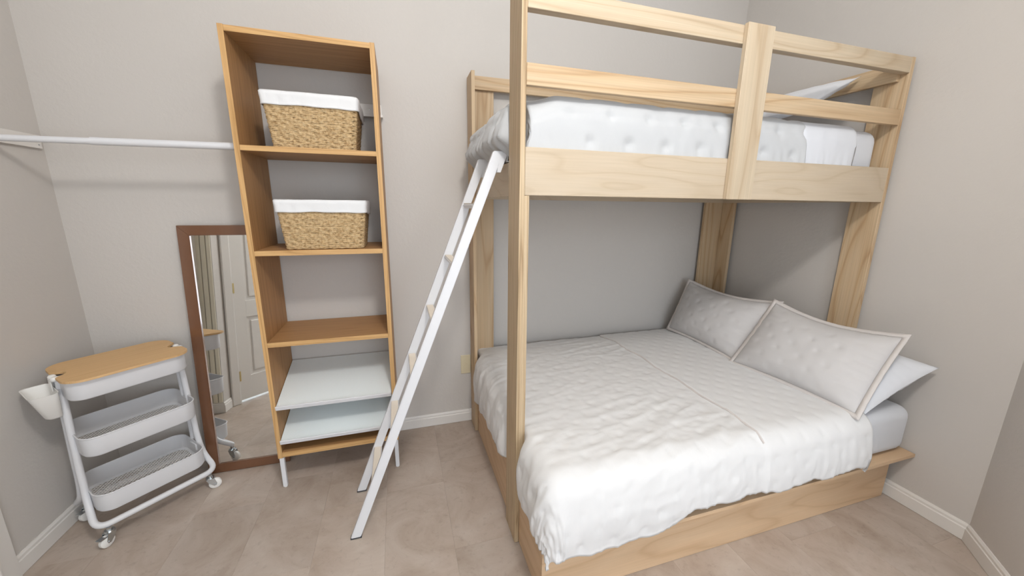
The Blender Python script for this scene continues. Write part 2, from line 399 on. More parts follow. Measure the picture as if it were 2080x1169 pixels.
zs = [zb, pan[0][0], pan[0][1], pan[1][0], pan[1][1], zt]
for a, b in ((zb, pan[0][0]), (pan[0][1], pan[1][0]), (pan[1][1], zt)): bm_box(bm, (x0+st-.001, yb, a), (x1-st+.001, yf-.0005, b), .0015)
done('leaf_frame', bm, M['door'], dr)
for a, b in pan:
    bm = bmesh.new(); xa, xb = x0+st, x1-st
    bm_box(bm, (xa-.002, yb+.006, a-.002), (xb+.002, yf-.010, b+.002))
    bm_box(bm, (xa+.035, yf-.014, a+.035), (xb-.035, yf-.002, b-.035), .008)
    done('door_panel', bm, M['door'], dr)
for z in (.25, 1.05, 1.82):
    bm = bmesh.new(); bm_lathe(bm, [(.0055, -.045), (.0055, .045)], 10, c=(.089, .012, z)); bm_box(bm, (.083, .004, z-.045), (.1, .009, z+.045)); done('hinge', bm, M['brass'], dr)
bm = bmesh.new(); bm_lathe(bm, [(.026, 0), (.026, .006), (.011, .01), (.011, .035), (.026, .045), (.028, .06), (.016, .07)], 16, 'y', (.775, .004, .95)); done('knob', bm, M['brass'], dr, True)
# ------------------------------------------------------------------ bunk bed frame
bunk = empty('bunk_bed_frame', (-2.08, -1.09, 0), label='pale pine bunk bed frame, narrow loft over a wide low plywood platform', cat='bunk bed')
BO = Vector((2.08, 1.09, 0))
def bb(name, lo, hi, axis, mat='pine', label=None, bev=.0015):
    lo = Vector(lo)+BO; hi = Vector(hi)+BO
    return board(name, lo, hi, axis, M[mat], bunk, bev, label)
xL, xLi, xR, xRi, yF, zT = -2.100, -2.079, -.026, -.050, -1.092, 2.303
zPb, zPt = 1.599, 1.775
# outer posts (boards standing in the side planes) and inner boards
bb('post', (xL, yF, 0.001), (xLi, -.944, 2.56), 'z', 'pine_edge')
bb('post', (xRi, yF, 0.31), (xR, -.944, zT+.002), 'z')
bb('post', (xL, -.158, .001), (xLi, -.016, 2.319), 'z')
bb('post', (xRi, -.160, .31), (xR, -.026, 2.31), 'z')
bb('post_strip', (xLi, yF+.0005, .31), (-2.059, yF+.09, zPb-.001), 'z', 'pine_edge')
bb('back_board', (xLi+.0005, -.050, .31), (-1.940, -.028, 2.243), 'z')
bb('back_board', (-.215, -.050, .31), (xRi-.0005, -.028, 2.243), 'z')
bb('back_panel', (xLi+.001, -.072, zPb), (xRi-.001, -.0505, zPt), 'x', 'ply')
bb('back_rail', (xLi+.001, -.072, 2.243), (xRi-.001, -.050, 2.319), 'x')
# front side
bb('front_panel', (xLi+.0005, yF, zPb), (xRi-.0005, yF+.019, zPt), 'x', 'ply', 'wide pale plywood side panel')
bb('guard_rail', (xLi+.0005, yF, 1.986), (xRi-.0005, yF+.022, 2.060), 'x', 'pine')
bb('guard_rail', (xLi+.0005, yF, 2.232), (xRi-.0005, yF+.036, zT), 'x', 'pine_pale')
bb('middle_post', (-1.127, -1.114, zPb-.001), (-.983, yF-.0005, 2.307), 'z', 'pine_pale')
# ends
bb('end_panel', (xLi+.0005, yF+.0195, zPb), (xLi+.020, -.0725, 1.742), 'y', 'ply')
bb('end_panel', (xRi-.020, yF+.0225, zPb), (xRi-.0005, -.0725, 1.742), 'y', 'ply')
bb('end_rail', (xRi-.023, yF+.037, 2.200), (xRi-.0005, -.0725, 2.288), 'y', 'pine')
bb('slat_board', (xLi+.021, yF+.024, 1.705), (xRi-.024, -.075, 1.723), 'x', 'ply')
# base
bb('base_panel', (xLi+.0005, -1.380, .001), (-.040, -1.361, .288), 'x', 'ply_base', 'front plinth panel of the platform')
bb('base_panel', (xLi+.0005, -1.3605, .001), (xLi+.019, -.03, .288), 'y', 'ply_base')
bb('base_panel', (-.075, -1.3605, .001), (-.056, -.03, .288), 'y', 'ply_base')
poly = []
X0, X1, Y0, Y1, rc = xLi+.0005, -.006, -1.452, -.02, .085
for k in range(9):
    a = PI+PI/2*k/8; poly.append((X0+rc+rc*math.cos(a)+2.08, Y0+rc+rc*math.sin(a)+1.09))
poly += [(X1+2.08, Y0+1.09), (X1+2.08, Y1+1.09), (X0+2.08, Y1+1.09)]
bm = bmesh.new(); bm_prism(bm, poly, .289, .306); done('platform_deck', bm, M['ply_base'], bunk)

# ------------------------------------------------------------------ bedding
def nz(x, y, z=0.0): return noise.noise(Vector((x, y, z)))
def grid_obj(name, P, mat, parent=None, thick=None):
    nu, nv = len(P), len(P[0])
    vs = [p for row in P for p in row]
    fs = [(i*nv+j, (i+1)*nv+j, (i+1)*nv+j+1, i*nv+j+1) for i in range(nu-1) for j in range(nv-1)]
    me = bpy.data.meshes.new(name); me.from_pydata(vs, [], fs); me.update()
    return link(name, me, mat, parent, True)
def normals(P):
    nu, nv = len(P), len(P[0]); Nn = []
    for i in range(nu):
        row = []
        for j in range(nv):
            a = P[min(i+1, nu-1)][j]-P[max(i-1, 0)][j]; b = P[i][min(j+1, nv-1)]-P[i][max(j-1, 0)]
            n = a.cross(b); row.append(n.normalized() if n.length > 1e-12 else Vector((0, 0, 1)))
        Nn.append(row)
    return Nn
def tufts(X, Y, sx=.115, sy=.058, amp=.011, sg=.017, seed=0):
    """staggered stitch points pull the quilt in"""
    best = 0
    j = round(Y/sy)
    for jj in (j-1, j, j+1):
        ox = .5*sx if jj % 2 else 0
        i = round((X-ox)/sx)
        px, py = i*sx+ox+.006*nz(i*3.1, jj*1.7, seed), jj*sy+.006*nz(i*1.3, jj*2.9, seed+5)
        d2 = (X-px)**2+(Y-py)**2
        best += math.exp(-d2/(2*sg*sg))
    return -amp*best
def comforter(name, x0, x1, y0, y1, zt, R, hemL, hemF, bulge, disp, mat, step=.011, lfun=None, back_drop=0, pw=5):
    nu = int((x1-x0+hemL(0))/step); nv = int((y1-y0+hemF(0))/step)
    P, S = [], []
    cx, cy = x0+R, y0+R
    for i in range(nu+1):
        row, srow = [], []
        for j in range(nv+1):
            v = j/nv; u = i/nu
            yb = y0+(y1-y0)*v
            Xs = x0+R-hemL(yb); X = Xs+(x1-Xs)*u
            Ys = y0+R-hemF(min(max(X, x0), x1)); Y = Ys+(y1-Ys)*v
            ds, dt = max(0, cx-X), max(0, cy-Y)
            if ds or dt:
                d = (ds**pw+dt**pw)**(1/pw); hyp = math.hypot(ds, dt); dx, dy = ds/hyp, dt/hyp
                th = min(d/R, PI/2); hang = max(0, d-R*PI/2)
                out = R*math.sin(th); dn = R*(1-math.cos(th))+hang
                if hang > 0: out += bulge*math.sin(min(1, hang/.22)*PI)*1.0
                px = cx-dx*out if ds else X; py = cy-dy*out if dt else Y
                p = Vector((px, py, zt-dn))
            else: p = Vector((X, Y, zt))
            if lfun:
                p = lfun(p, X, Y)
            row.append(p); srow.append((X, Y))
        P.append(row); S.append(srow)
    Nn = normals(P)
    for i in range(nu+1):
        for j in range(nv+1):
            P[i][j] = P[i][j]+Nn[i][j]*disp(*S[i][j], P[i][j])
    # free right edge: turn under
    P.append([p+Vector((.004, 0, -.012)) for p in P[-1]]); P.append([p+Vector((-.012, 0, -.014)) for p in P[-1]])
    P.insert(0, [p+Vector((.012, 0, .004)) for p in P[0]])
    for r in P: r.insert(0, r[0]+Vector((0, .012, .004)))
    return grid_obj(name, P, mat)
# --- lower mattress
def soft_box(name, lo, hi, r, mat, seg=5, jitter=.002):
    bm = bmesh.new(); bm_box(bm, lo, hi, r, seg)
    return done(name, bm, mat, None, True)
lm = soft_box('mattress', (-2.035, -1.418, .3065), (-.03, -.055, .560), .055, M['mattress'])
tag(lm, 'thick white sheeted mattress on the low platform, bare end by the right wall', 'mattress')
um = soft_box('mattress', (-1.97, -1.044, 1.7235), (-.078, -.085, 1.966), .06, M['mattress'])
tag(um, 'white sheeted mattress inside the top bunk', 'mattress')
def smooth(a, b, t):
    t = min(1, max(0, (t-a)/(b-a))); return t*t*(3-2*t)
FOLD = -1.085
def hemL_low(y):
    # visible hem height of the left side
    z = .30+.05*smooth(-.3, -1.0, y)-.06*smooth(-1.0, -1.35, y)+.012*math.sin(y*9)
    return (.60-z-.075)+.075*PI/2
def hemF_low(x):
    z = .285+.078*smooth(-1.66, -1.42, x)+.007*math.sin(x*21)+.005*math.sin(x*47+1)
    return (.60-z-.075)+.075*PI/2
def disp_low(X, Y, p):
    w = 1-smooth(FOLD-.003, FOLD+.003, X)
    side = smooth(-1.40, -1.5, Y)+smooth(-2.02, -2.1, X); side = min(1, side)
    d = tufts(X, Y, sx=.14*w+.115*(1-w) if w in (0, 1) else .14, amp=.0052*w+.0042*(1-w), sg=.0115, sy=.07 if w > .5 else .0575)
    # creases: sharp soft ridges wandering across the quilt
    a = nz(X*2.1+Y*1.2, Y*11-X*3.0, 1.0); b = nz(X*5.5+Y*3, Y*24-X*5, 3.7); c = nz(X*11-Y*4, Y*34+X*8, 5.1)
    m = .35+.65*smooth(-.15, .35, nz(X*1.6, Y*1.9, 12.0))
    fl = 1-side*.55
    d += ((1-abs(a))**5*.0058*m+(1-abs(b))**6*.0036*m+(1-abs(c))**5*.0016)*(w*.92+.06)*fl
    d += .0012*nz(X*30, Y*46, 8.0)*w*fl
    # hanging side: vertical gathers
    s_ = smooth(-1.43, -1.56, Y)
    d += s_*(.0065*nz(X*11+Y*3, Y*3, 6.0)+.0045*(1-abs(nz(X*17+Y*2, Y*3, 2.2)))**6)
    s2 = smooth(-2.04, -2.16, X)
    d += s2*(.010*nz(X*4, Y*16+X*6, 4.0)+.005*nz(X*9, Y*40, 5.0))
    d += (1-w)*.011 + .012
    return d
def l_low(p, X, Y):
    p = p.copy()
    # squeeze between the posts at the left
    if p.x < -1.95:
        k = smooth(-1.17, -1.10, p.y)*(1-smooth(-.93, -.85, p.y)); k2 = 1-smooth(-.22, -.17, -p.y) if False else (smooth(-.20, -.155, p.y))
        lim = -2.046
        kk = max(k, k2)
        if p.x < lim: p.x = p.x*(1-kk)+lim*kk
    p.z += -.025*smooth(-.35, -.02, p.y) + .012*math.exp(-((p.x+1.4)**2)/.3)*math.exp(-((p.y+.8)**2)/.4)
    return p
cf = comforter('comforter', -2.095, -.43, -1.445, -.045, .582, .075, hemL_low, hemF_low, .013, disp_low, M['quilt'], step=.0105, lfun=l_low)
tag(cf, 'creamy white tufted comforter spread over the wide lower bed', 'comforter')
# turned-down band: edge seam as a part
from mathutils.bvhtree import BVHTree
bv = BVHTree.FromPolygons([v.co for v in cf.data.vertices], [tuple(p.vertices) for p in cf.data.polygons])
pts = []
for k in range(130):
    t = k/129; yy = -.06-1.38*t
    hx = FOLD+.004*math.sin(yy*19)
    h = bv.ray_cast(Vector((hx, yy, 1.2)), Vector((0, 0, -1)))[0]
    if h: pts.append(h+Vector((0, 0, .0005+.0035*max(0, nz(yy*22, 3.3)))))
tube('fold_piping', pts, .0045, M['flange'], cf, n=6)
# --- upper comforter
def hemL_up(y):
    return (1.975-1.757-.07)+.07*PI/2
def hemF_up(x): return (1.975-1.752-.07)+.07*PI/2
def disp_up(X, Y, p):
    d = tufts(X, Y, sx=.18, sy=.10, amp=.013, sg=.015, seed=3)
    g1 = nz(X*3.2+p.z*2, Y*3+p.z*3, 9.0)
    s_ = smooth(-1.0, -1.1, Y)
    d += s_*(.006*nz(X*9+Y*4, Y*5, 6.0)+.005*nz(X*22+Y*9, Y*6, 2.0)*smooth(-1.75, -1.3, X)+.005*nz(X*38, Y*6, 1.0)*smooth(1.86, 1.78, p.z))
    s2 = smooth(-2.03, -2.15, X)
    d += s2*(.020*nz(X*5, Y*9, 4.0)+.016*(1-abs(nz(X*6, Y*16+X*4, 5.0)))**4+.006*nz(X*14, Y*40, 5.0))
    d += (1-s_)*(1-s2)*.006*nz(X*8, Y*9, 0.5)
    d *= 1-.8*smooth(-1.80, -1.95, X)*smooth(-.85, -.98, Y)
    return d+.004
def l_up(p, X, Y):
    p = p.copy()
    if p.y < -1.066: p.y = -1.066+.15*(p.y+1.066)
    if p.x < -2.052:
        k = smooth(-.98, -.93, -(-p.y)) if False else (1-smooth(-.96, -.90, p.y)); k2 = smooth(-.20, -.15, p.y); kk = max(k, k2)
        # bulge outside the end panel between posts
        p.x = p.x*(1-kk)+(-2.050)*kk
    if p.x < -2.04 and p.z < 1.84:
        t = smooth(1.84, 1.76, p.z); p.x = p.x*(1-t)+(-2.060+.01*nz(p.y*9, 2.0))*t
    p.z -= .045*smooth(1.78, 1.95, p.z)*smooth(-1.92, -2.06, p.x)*smooth(-.86, -1.06, p.y)
    if p.x < -2.0: p.z -= .0
    return p
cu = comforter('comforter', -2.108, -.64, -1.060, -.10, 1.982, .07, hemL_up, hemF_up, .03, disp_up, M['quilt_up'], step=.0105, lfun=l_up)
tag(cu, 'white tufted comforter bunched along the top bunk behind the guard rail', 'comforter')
def hem0(y): return .0+.07
def disp_cov(X, Y, p):
    s_ = smooth(-1.0, -1.1, Y)
    return s_*(.003*nz(X*14, Y*6, 2.0)+.006*nz(X*40, Y*5, 1.0)*smooth(1.86, 1.77, p.z))+.002*nz(X*6, Y*7, 3.0)
cv = comforter('folded_coverlet', -.70, -.29, -1.060, -.10, 1.981, .065, lambda y: .065, hemF_up, .02, disp_cov, M['mattress'], step=.011, lfun=lambda p, X, Y: Vector((max(p.x, -.70), max(p.y, -1.066), p.z)))
tag(cv, 'smooth white coverlet band at the head of the top bunk', 'coverlet')

# --- pillows
def pillow(name, c00, c10, c01, c11, T, nrm, mat, flange=0, tuft=False, fmat=None, sag=.02, seed=0, pinch=.05, wr=.004, nu=72, nv=52, bend=0):
    """c00 bottom-left, c10 bottom-right, c01 top-left, c11 top-right; front face looks along nrm"""
    c00, c10, c01, c11 = map(Vector, (c00, c10, c01, c11)); nrm = Vector(nrm).normalized()
    W_ = (c10-c00).length; Hh = (c01-c00).length
    def base(u, v):
        # edges curve inwards between the corners
        uu = u+pinch*.35*math.sin(PI*v)*(1-2*u)*abs(1-2*u)**.5; vv = v+pinch*math.sin(PI*u)*(1-2*v)*abs(1-2*v)**.5
        p = (c00*(1-uu)+c10*uu)*(1-vv)+(c01*(1-uu)+c11*uu)*vv
        p.z -= sag*math.sin(PI*u)*v
        return p+nrm*bend*math.sin(PI*v)*.5
    fu, fv = flange/W_, flange/Hh
    root = None
    def sheet(sign):
        P = []
        for i in range(nu+1):
            row = []
            for j in range(nv+1):
                u = fu+(1-2*fu)*i/nu; v = fv+(1-2*fv)*j/nv
                a = abs(2*i/nu-1); b = abs(2*j/nv-1)
                prof = (max(0, 1-a**2.6))**.62*(max(0, 1-b**2.6))**.62
                t = T*prof
                X, Y = u*W_, v*Hh
                e = prof**.3
                if tuft and sign > 0: t += tufts(X, Y, sx=.13, sy=.065, amp=.011, sg=.012, seed=seed)*e
                edge = max(a, b)
                t += wr*e*(nz(X*9+seed, Y*9, seed)+.8*nz(X*22, Y*24+seed, seed))
                # gathers at the short seams
                gth = smooth(.45, .98, a)*(1-smooth(.98, 1, a))
                t += gth*.013*nz(X*4, Y*34+seed*3, seed)
                t = max(t, .0015)
                row.append(base(u, v)+nrm*sign*(t*.5 if sign > 0 else t*.5))
            P.append(row)
        return P
    F, B = sheet(1), sheet(-1)
    vs, fs = [], []
    n1 = nv+1
    vs += [p for r in F for p in r]; off = len(vs); vs += [p for r in B for p in r]
    for i in range(nu):
        for j in range(nv):
            fs.append((i*n1+j, (i+1)*n1+j, (i+1)*n1+j+1, i*n1+j+1)); fs.append((off+i*n1+j, off+i*n1+j+1, off+(i+1)*n1+j+1, off+(i+1)*n1+j))
    ring = [(i, 0) for i in range(nu)]+[(nu, j) for j in range(nv)]+[(i, nv) for i in range(nu, 0, -1)]+[(0, j) for j in range(nv, 0, -1)]
    for k in range(len(ring)):
        a, b = ring[k], ring[(k+1) % len(ring)]
        ia, ib = a[0]*n1+a[1], b[0]*n1+b[1]
        fs.append((ia, off+ia, off+ib, ib))
    me = bpy.data.meshes.new(name); me.from_pydata(vs, [], fs); me.update()
    o = link(name, me, mat, None, True)
    bm = bmesh.new(); bm.from_mesh(me); bmesh.ops.recalc_face_normals(bm, faces=bm.faces); bm.to_mesh(me); bm.free()
    if flange:
        vs, fs = [], []
        M_ = len(ring)
        for k, (i, j) in enumerate(ring):
            ui, vi = fu+(1-2*fu)*i/nu, fv+(1-2*fv)*j/nv
            uo = i/nu; vo = j/nv
            pi_, po = base(ui, vi), base(uo, vo)
            rp = .004*nz(k*.35, seed)
            for s in (1, -1):
                vs += [pi_+nrm*s*.0035, po+nrm*(s*.0022+rp)]
        for k in range(M_):
            a, b = 4*k, 4*((k+1) % M_)
            fs += [(a, a+1, b+1, b), (a+3, a+2, b+2, b+3), (a+1, a+3, b+3, b+1), (a+2, a, b, b+2)]
        me = bpy.data.meshes.new('flange'); me.from_pydata(vs, [], fs); me.update(); bm = bmesh.new(); bm.from_mesh(me); bmesh.ops.recalc_face_normals(bm, faces=bm.faces); bm.to_mesh(me); bm.free()
        link('flange', me, fmat or mat, o, True)
    return o
nv_ = Vector((-.80, -.04, .52))
p1 = pillow('pillow', (-.545, -.775, .594), (-.500, -.085, .594), (-.235, -.800, .985), (-.335, -.085, 1.005), .19, nv_, M['sham'], flange=.022, tuft=True, fmat=M['flange'], seed=1, sag=.03, pinch=.035)
tag(p1, 'tufted cream pillow sham leaning in the back corner of the lower bed', 'pillow')
p2 = pillow('pillow', (-.520, -1.450, .588), (-.575, -.755, .590), (-.185, -1.405, .968), (-.262, -.755, .995), .20, nv_, M['sham'], flange=.024, tuft=True, fmat=M['flange'], seed=4, sag=.035, pinch=.035)
tag(p2, 'tufted cream pillow sham at the open front side of the lower bed', 'pillow')
p3 = pillow('pillow', (-.415, -1.415, .585), (-.415, -.80, .600), (-.048, -1.468, .805), (-.06, -.80, .835), .21, (-.5, 0, .86), M['pillow'], seed=8, pinch=.05, sag=.0, wr=.005, nu=50, nv=40)
tag(p3, 'plain white pillow sticking out behind the front sham', 'pillow')
p4 = pillow('pillow', (-.52, -.93, 2.055), (-.52, -.30, 2.055), (-.10, -.905, 2.265), (-.10, -.30, 2.265), .11, (-.45, 0, .9), M['pillow'], seed=12, pinch=.12, sag=.01, nu=50, nv=40)
tag(p4, 'plain white pillow on the top bunk, corner poking up by the end rail', 'pillow')

# ------------------------------------------------------------------ ladder
lad = empty('ladder', (-2.82, -.69, 0), label='white metal bunk ladder with pale treads leaning on the top bunk end', cat='ladder')
def lad_rail(yc):
    bm = bmesh.new(); zt = 1.787; ax = .393
    w2 = .0225; t = .0125
    sect = [(-w2, 0), (w2, 0)]
    vs = []
    prof = [(-w2, .005), (w2, .005), (w2+ax*(zt-.005), zt), (-w2+ax*(zt-.005), zt)]
    for y in (yc-t, yc+t):
        vs.append([bm.verts.new((x-.0, y+.69, z)) for x, z in prof])
    bm.faces.new(vs[0]); bm.faces.new(vs[1][::-1])
    for i in range(4): bm.faces.new((vs[0][i], vs[1][i], vs[1][(i+1) % 4], vs[0][(i+1) % 4]))
    bmesh.ops.bevel(bm, geom=list(bm.edges), offset=.003, segments=2, affect='EDGES')
    o = done('side_rail', bm, M['white_metal'], lad)
    box('rubber_foot', (-w2-.001, yc-t-.001+.69, 0.0005), (w2+.004, yc+t+.001+.69, .007), M['rubber'], o, .001)
    return o
for yc in (-.848, -.535): lad_rail(yc)
for k in range(6):
    z = .264+.2606*k; xl = .393*z-.0215
    bm = bmesh.new()
    prof = [(xl, z-.006), (xl+.006, z), (xl+.036, z), (xl+.041, z-.006), (xl+.030, z-.022), (xl+.008, z-.022)]
    r0 = [bm.verts.new((x, -.8355+.69, zz)) for x, zz in prof]; r1 = [bm.verts.new((x, -.5475+.69, zz)) for x, zz in prof]
    bm.faces.new(r0); bm.faces.new(r1[::-1])
    for i in range(6): bm.faces.new((r0[i], r1[i], r1[(i+1) % 6], r0[(i+1) % 6]))
    rg = done('rung', bm, M['white_metal'], lad)
    box('tread', (xl+.003, -.833+.69, z-.0005), (xl+.037, -.550+.69, z+.002), M['cream_plastic'], rg, .001)
for yc in (-.848, -.535):
    bm = bmesh.new(); y0 = yc-.011+.69; y1 = yc+.011+.69
    dx = 2.82
    prof = [(-2.110, 1.700), (-2.104, 1.700), (-2.0785, 1.752), (-2.052, 1.752), (-2.052, 1.735), (-2.056, 1.735), (-2.056, 1.748), (-2.082, 1.748)]
    prof = [(-2.128, 1.700), (-2.1115, 1.700), (-2.083, 1.772), (-2.083, 1.745), (-2.056, 1.745), (-2.056, 1.72), (-2.053, 1.72), (-2.053, 1.749), (-2.080, 1.749), (-2.080, 1.782), (-2.11, 1.782)]
    r0 = [bm.verts.new((x+dx, y0, z)) for x, z in prof]; r1 = [bm.verts.new((x+dx, y1, z)) for x, z in prof]
    bm.faces.new(r0); bm.faces.new(r1[::-1]); n = len(prof)
    for i in range(n): bm.faces.new((r0[i], r1[i], r1[(i+1) % n], r0[(i+1) % n]))
    done('hook', bm, M['white_metal'], lad)

# ------------------------------------------------------------------ tall shelf
SX0, SX1, SY, SYB = -3.246, -2.612, -.400, -.012
shelf = empty('shelf_unit', ((SX0+SX1)/2, (SY+SYB)/2, 0), label='tall open oak shelving tower on short white legs', cat='shelf unit')
SO = Vector(((-SX0-SX1)/2, (-SY-SYB)/2, 0))
def sb(name, lo, hi, axis, mat='oak', label=None, parent=None, edge=True):
    lo = Vector(lo); hi = Vector(hi)
    o = board(name, (Vector((lo.x, lo.y+(.0015 if edge else 0), lo.z))+SO), hi+SO, axis, M[mat], shelf, .0006, label)
    if edge:
        e = board('edging', Vector((lo.x, lo.y, lo.z))+SO, Vector((hi.x, lo.y+.0014, hi.z))+SO, axis, M['oak_edge'], None, .0004)
        e.parent = o; e.matrix_parent_inverse = o.matrix_basis.inverted()
    return o
th = .0225
sb('side_panel', (SX0, SY, .190), (SX0+th, SYB, 2.308), 'z')
sb('side_panel', (SX1-th, SY, .190), (SX1, SYB, 2.308), 'z')
ix0, ix1 = SX0+th+.0003, SX1-th-.0003
sb('top_board', (ix0, SY+.001, 2.282), (ix1, SYB, 2.306), 'x')
sb('shelf_board', (ix0, SY+.001, 1.795), (ix1, SYB, 1.819), 'x')
sb('shelf_board', (ix0, SY+.001, 1.306), (ix1, SYB, 1.331), 'x')
sb('shelf_board', (ix0, SY+.001, .833), (ix1, SYB, .858), 'x')
sb('bottom_board', (ix0, SY+.001, .194), (ix1, SYB, .223), 'x')
for lx in (SX0+.004, SX1-.026):
    for ly in (SY+.004, SYB-.03):
        lo = Vector((lx, ly, .006))+SO
        lg = box('leg', lo, lo+Vector((.022, .022, .183)), M['white_metal'], shelf, .002)
        bm = bmesh.new(); bm_lathe(bm, [(.008, .0005), (.009, .006)], 12, c=tuple(lo+Vector((.011, .011, -.006)))); done('foot', bm, M['white_plastic'], lg)
def shoe_shelf(zf, zb):
    yf, yb = SY-.018, SYB-.008
    Lh = math.hypot(yb-yf, zb-zf); an = math.atan2(zb-zf, yb-yf)
    e = Matrix.Translation(Vector(((SX0+SX1)/2, yf, zf))+SO) @ Matrix.Rotation(an, 4, 'X')
    hw = (ix1-ix0)/2-.002
    bm = bmesh.new()
    bm_box(bm, (-hw, 0.002, -.008), (hw, Lh, .0), .001)
    o = done('shoe_shelf', bm, M['ribbed'], shelf); o.matrix_basis = e; o['label'] = 'sloping white ribbed shoe shelf'
    hw2 = hw
    l = box('front_lip', (-hw2, -.004, -.014), (hw2, .004, .011), M['white_metal'], o, .002)
shoe_shelf(.500, .609); shoe_shelf(.297, .405)
bm = bmesh.new(); bm_lathe(bm, [(.005, -.0015), (.005, .0005)], 10, 'x', tuple(Vector((SX1-th-.0005, SY+.05, 2.235))+SO)); done('screw_cap', bm, M['oak_edge'], shelf)

# ------------------------------------------------------------------ baskets
def basket(loc, wt, wb, dt, db, h, band, seed):
    """tapered woven basket: wt x dt at the rim, wb x db at the base, height h; liner band folded over the rim"""
    root = empty('basket', loc)
    rows = int(h/.0052)
    def ringpts(z, off, n=168, r=.02):
        k = z/h; hx = (wb+(wt-wb)*k)/2+off; hy = (db+(dt-db)*k)/2+off
        # rounded rectangle resampled
        base_ = rrect(hx, hy, r, 5); base_.append(base_[0])
        ls = [0]
        for a, b in zip(base_[:-1], base_[1:]): ls.append(ls[-1]+math.hypot(b[0]-a[0], b[1]-a[1]))
        out, q = [], 0
        for m in range(n):
            t = ls[-1]*m/n
            while ls[q+1] < t: q += 1
            f = (t-ls[q])/(ls[q+1]-ls[q]+1e-12)
            out.append((base_[q][0]*(1-f)+base_[q+1][0]*f, base_[q][1]*(1-f)+base_[q+1][1]*f))
        return out
    bm = bmesh.new()
    n = 170; per = 15
    for rI in range(rows):
        z = .004+rI*(h-.008)/(rows-1)
        ph = (rI//2) % 2
        A = ringpts(z, 0, n); B = ringpts(z, .012, n)
        pts = []
        for m in range(n):
            # weaving: strand swings out over one stake and in behind the next
            s = math.cos(2*PI*(m/n*per)+ph*PI)
            o_ = .0050-.0062*max(0, s)**9
            ax, ay = A[m]; bx, by = B[m]; dx, dy = (bx-ax)/.012, (by-ay)/.012
            zz = z+.0011*math.sin(2*PI*(m/n*per)*2+rI)+.0012*nz(m*.09, rI*.7, seed)
            pts.append((ax+dx*o_, ay+dy*o_, zz))
        bm_tube(bm, pts, .00285, 6, closed=True)
    w_ = done('weave', bm, M['twine'], root, True)
    # stakes
    bm = bmesh.new()
    for m in range(int(per)*4):
        lo = ringpts(.002, -.001, int(per)*4)[m]; hi = ringpts(h-.002, -.001, int(per)*4)[m]
        bm_tube(bm, [(lo[0], lo[1], .002), (hi[0], hi[1], h-.002)], .0028, 5)
    st_ = done('stakes', bm, M['twine'], root, True); st_['kind'] = 'stuff'
    # inner shell and base, coloured dark to stand in for shade in weave gaps
    bm = bmesh.new(); lo = [bm.verts.new((x, y, .003)) for x, y in ringpts(0.003, -.006, 60)]; hi = [bm.verts.new((x, y, h-.004)) for x, y in ringpts(h-.004, -.006, 60)]
    bm.faces.new(lo)
    for i in range(60): bm.faces.new((lo[i], lo[(i+1) % 60], hi[(i+1) % 60], hi[i]))
    done('shell', bm, M['shade'], root)
    # liner: inside, over the rim, band outside
    bm = bmesh.new(); rings = []
    prof = [(-.010, .05), (-.010, .12), (-.009, h-.03), (-.007, h), (-.002, h+.008), (.006, h+.009), (.011, h+.003), (.0125, h-.01), (.0125, h-band*.35), (.013, h-band*.7), (.0135, h-band+.006), (.015, h-band), (.011, h-band-.001)]
    nn = 150
    for q, (off, z) in enumerate(prof):
        ring = []
        base_ = ringpts(min(z, h), 0, nn); b2 = ringpts(min(z, h), .01, nn)
        for m in range(nn):
            dx, dy = (b2[m][0]-base_[m][0])/.01, (b2[m][1]-base_[m][1])/.01
            o_ = off+(.0026*nz(m*.22, z*30, seed)+.0016*nz(m*.7+z*60, z*20, seed+2) if q > 3 else 0)
            zz = z+(.0045*nz(m*.09, seed+7) if q >= 9 else .0025*nz(m*.12, seed+3))
            # sags a little on the right-hand side
            if q >= 8 and base_[m][0] > wt*.40: zz -= .012*smooth(-dt*.5, dt*.1, base_[m][1])*(q-7)/5
            ring.append(bm.verts.new((base_[m][0]+dx*o_, base_[m][1]+dy*o_, zz)))
        rings.append(ring)
    for A, B in zip(rings[:-1], rings[1:]):
        for k in range(nn): bm.faces.new((A[k], A[(k+1) % nn], B[(k+1) % nn], B[k]))
    bm.faces.new(rings[0])
    done('liner', bm, M['liner'], root, True)
    return root
bk = basket((-2.915, -.235, 1.8195), .405, .355, .29, .25, .238, .052, 1)
tag(bk, 'rectangular woven basket with white liner on the upper shelf of the oak tower', 'basket', 'lined baskets')
bk2 = copy_tree(bk, None, (-2.912, -.232, 1.3315)); tag(bk2, 'rectangular woven basket with white liner on the second shelf, below the other', 'basket', 'lined baskets')
bk2.rotation_euler.z = .0

# ------------------------------------------------------------------ mirror
MB, MT = Vector((-3.475, -.140, .0)), Vector((-3.475, -.020, 1.437))
uv = (MT-MB); ML = uv.length
mir = empty('mirror', MB, label='tall leaning mirror with a glossy brown frame, half behind the oak tower', cat='mirror')
mir.rotation_euler.x = -math.atan2(MT.y-MB.y, MT.z-MB.z)
hw, fw, fd = .211, .054, .018
def mitre(name, pts):
    bm = bmesh.new(); lo = [bm.verts.new((x, 0, z)) for x, z in pts]; hi = [bm.verts.new((x, -fd, z)) for x, z in pts]
    bm.faces.new(lo); bm.faces.new(hi[::-1])
    for i in range(4): bm.faces.new((lo[i], lo[(i+1) % 4], hi[(i+1) % 4], hi[i]))
    bmesh.ops.bevel(bm, geom=list(bm.edges), offset=.0022, segments=3, affect='EDGES')
    done(name, bm, M['bronze'], mir, True, math.radians(40))
mitre('frame_rail', [(-hw, ML), (hw, ML), (hw-fw, ML-fw), (-hw+fw, ML-fw)])
mitre('frame_rail', [(-hw, 0.001), (hw, 0.001), (hw-fw, fw), (-hw+fw, fw)])
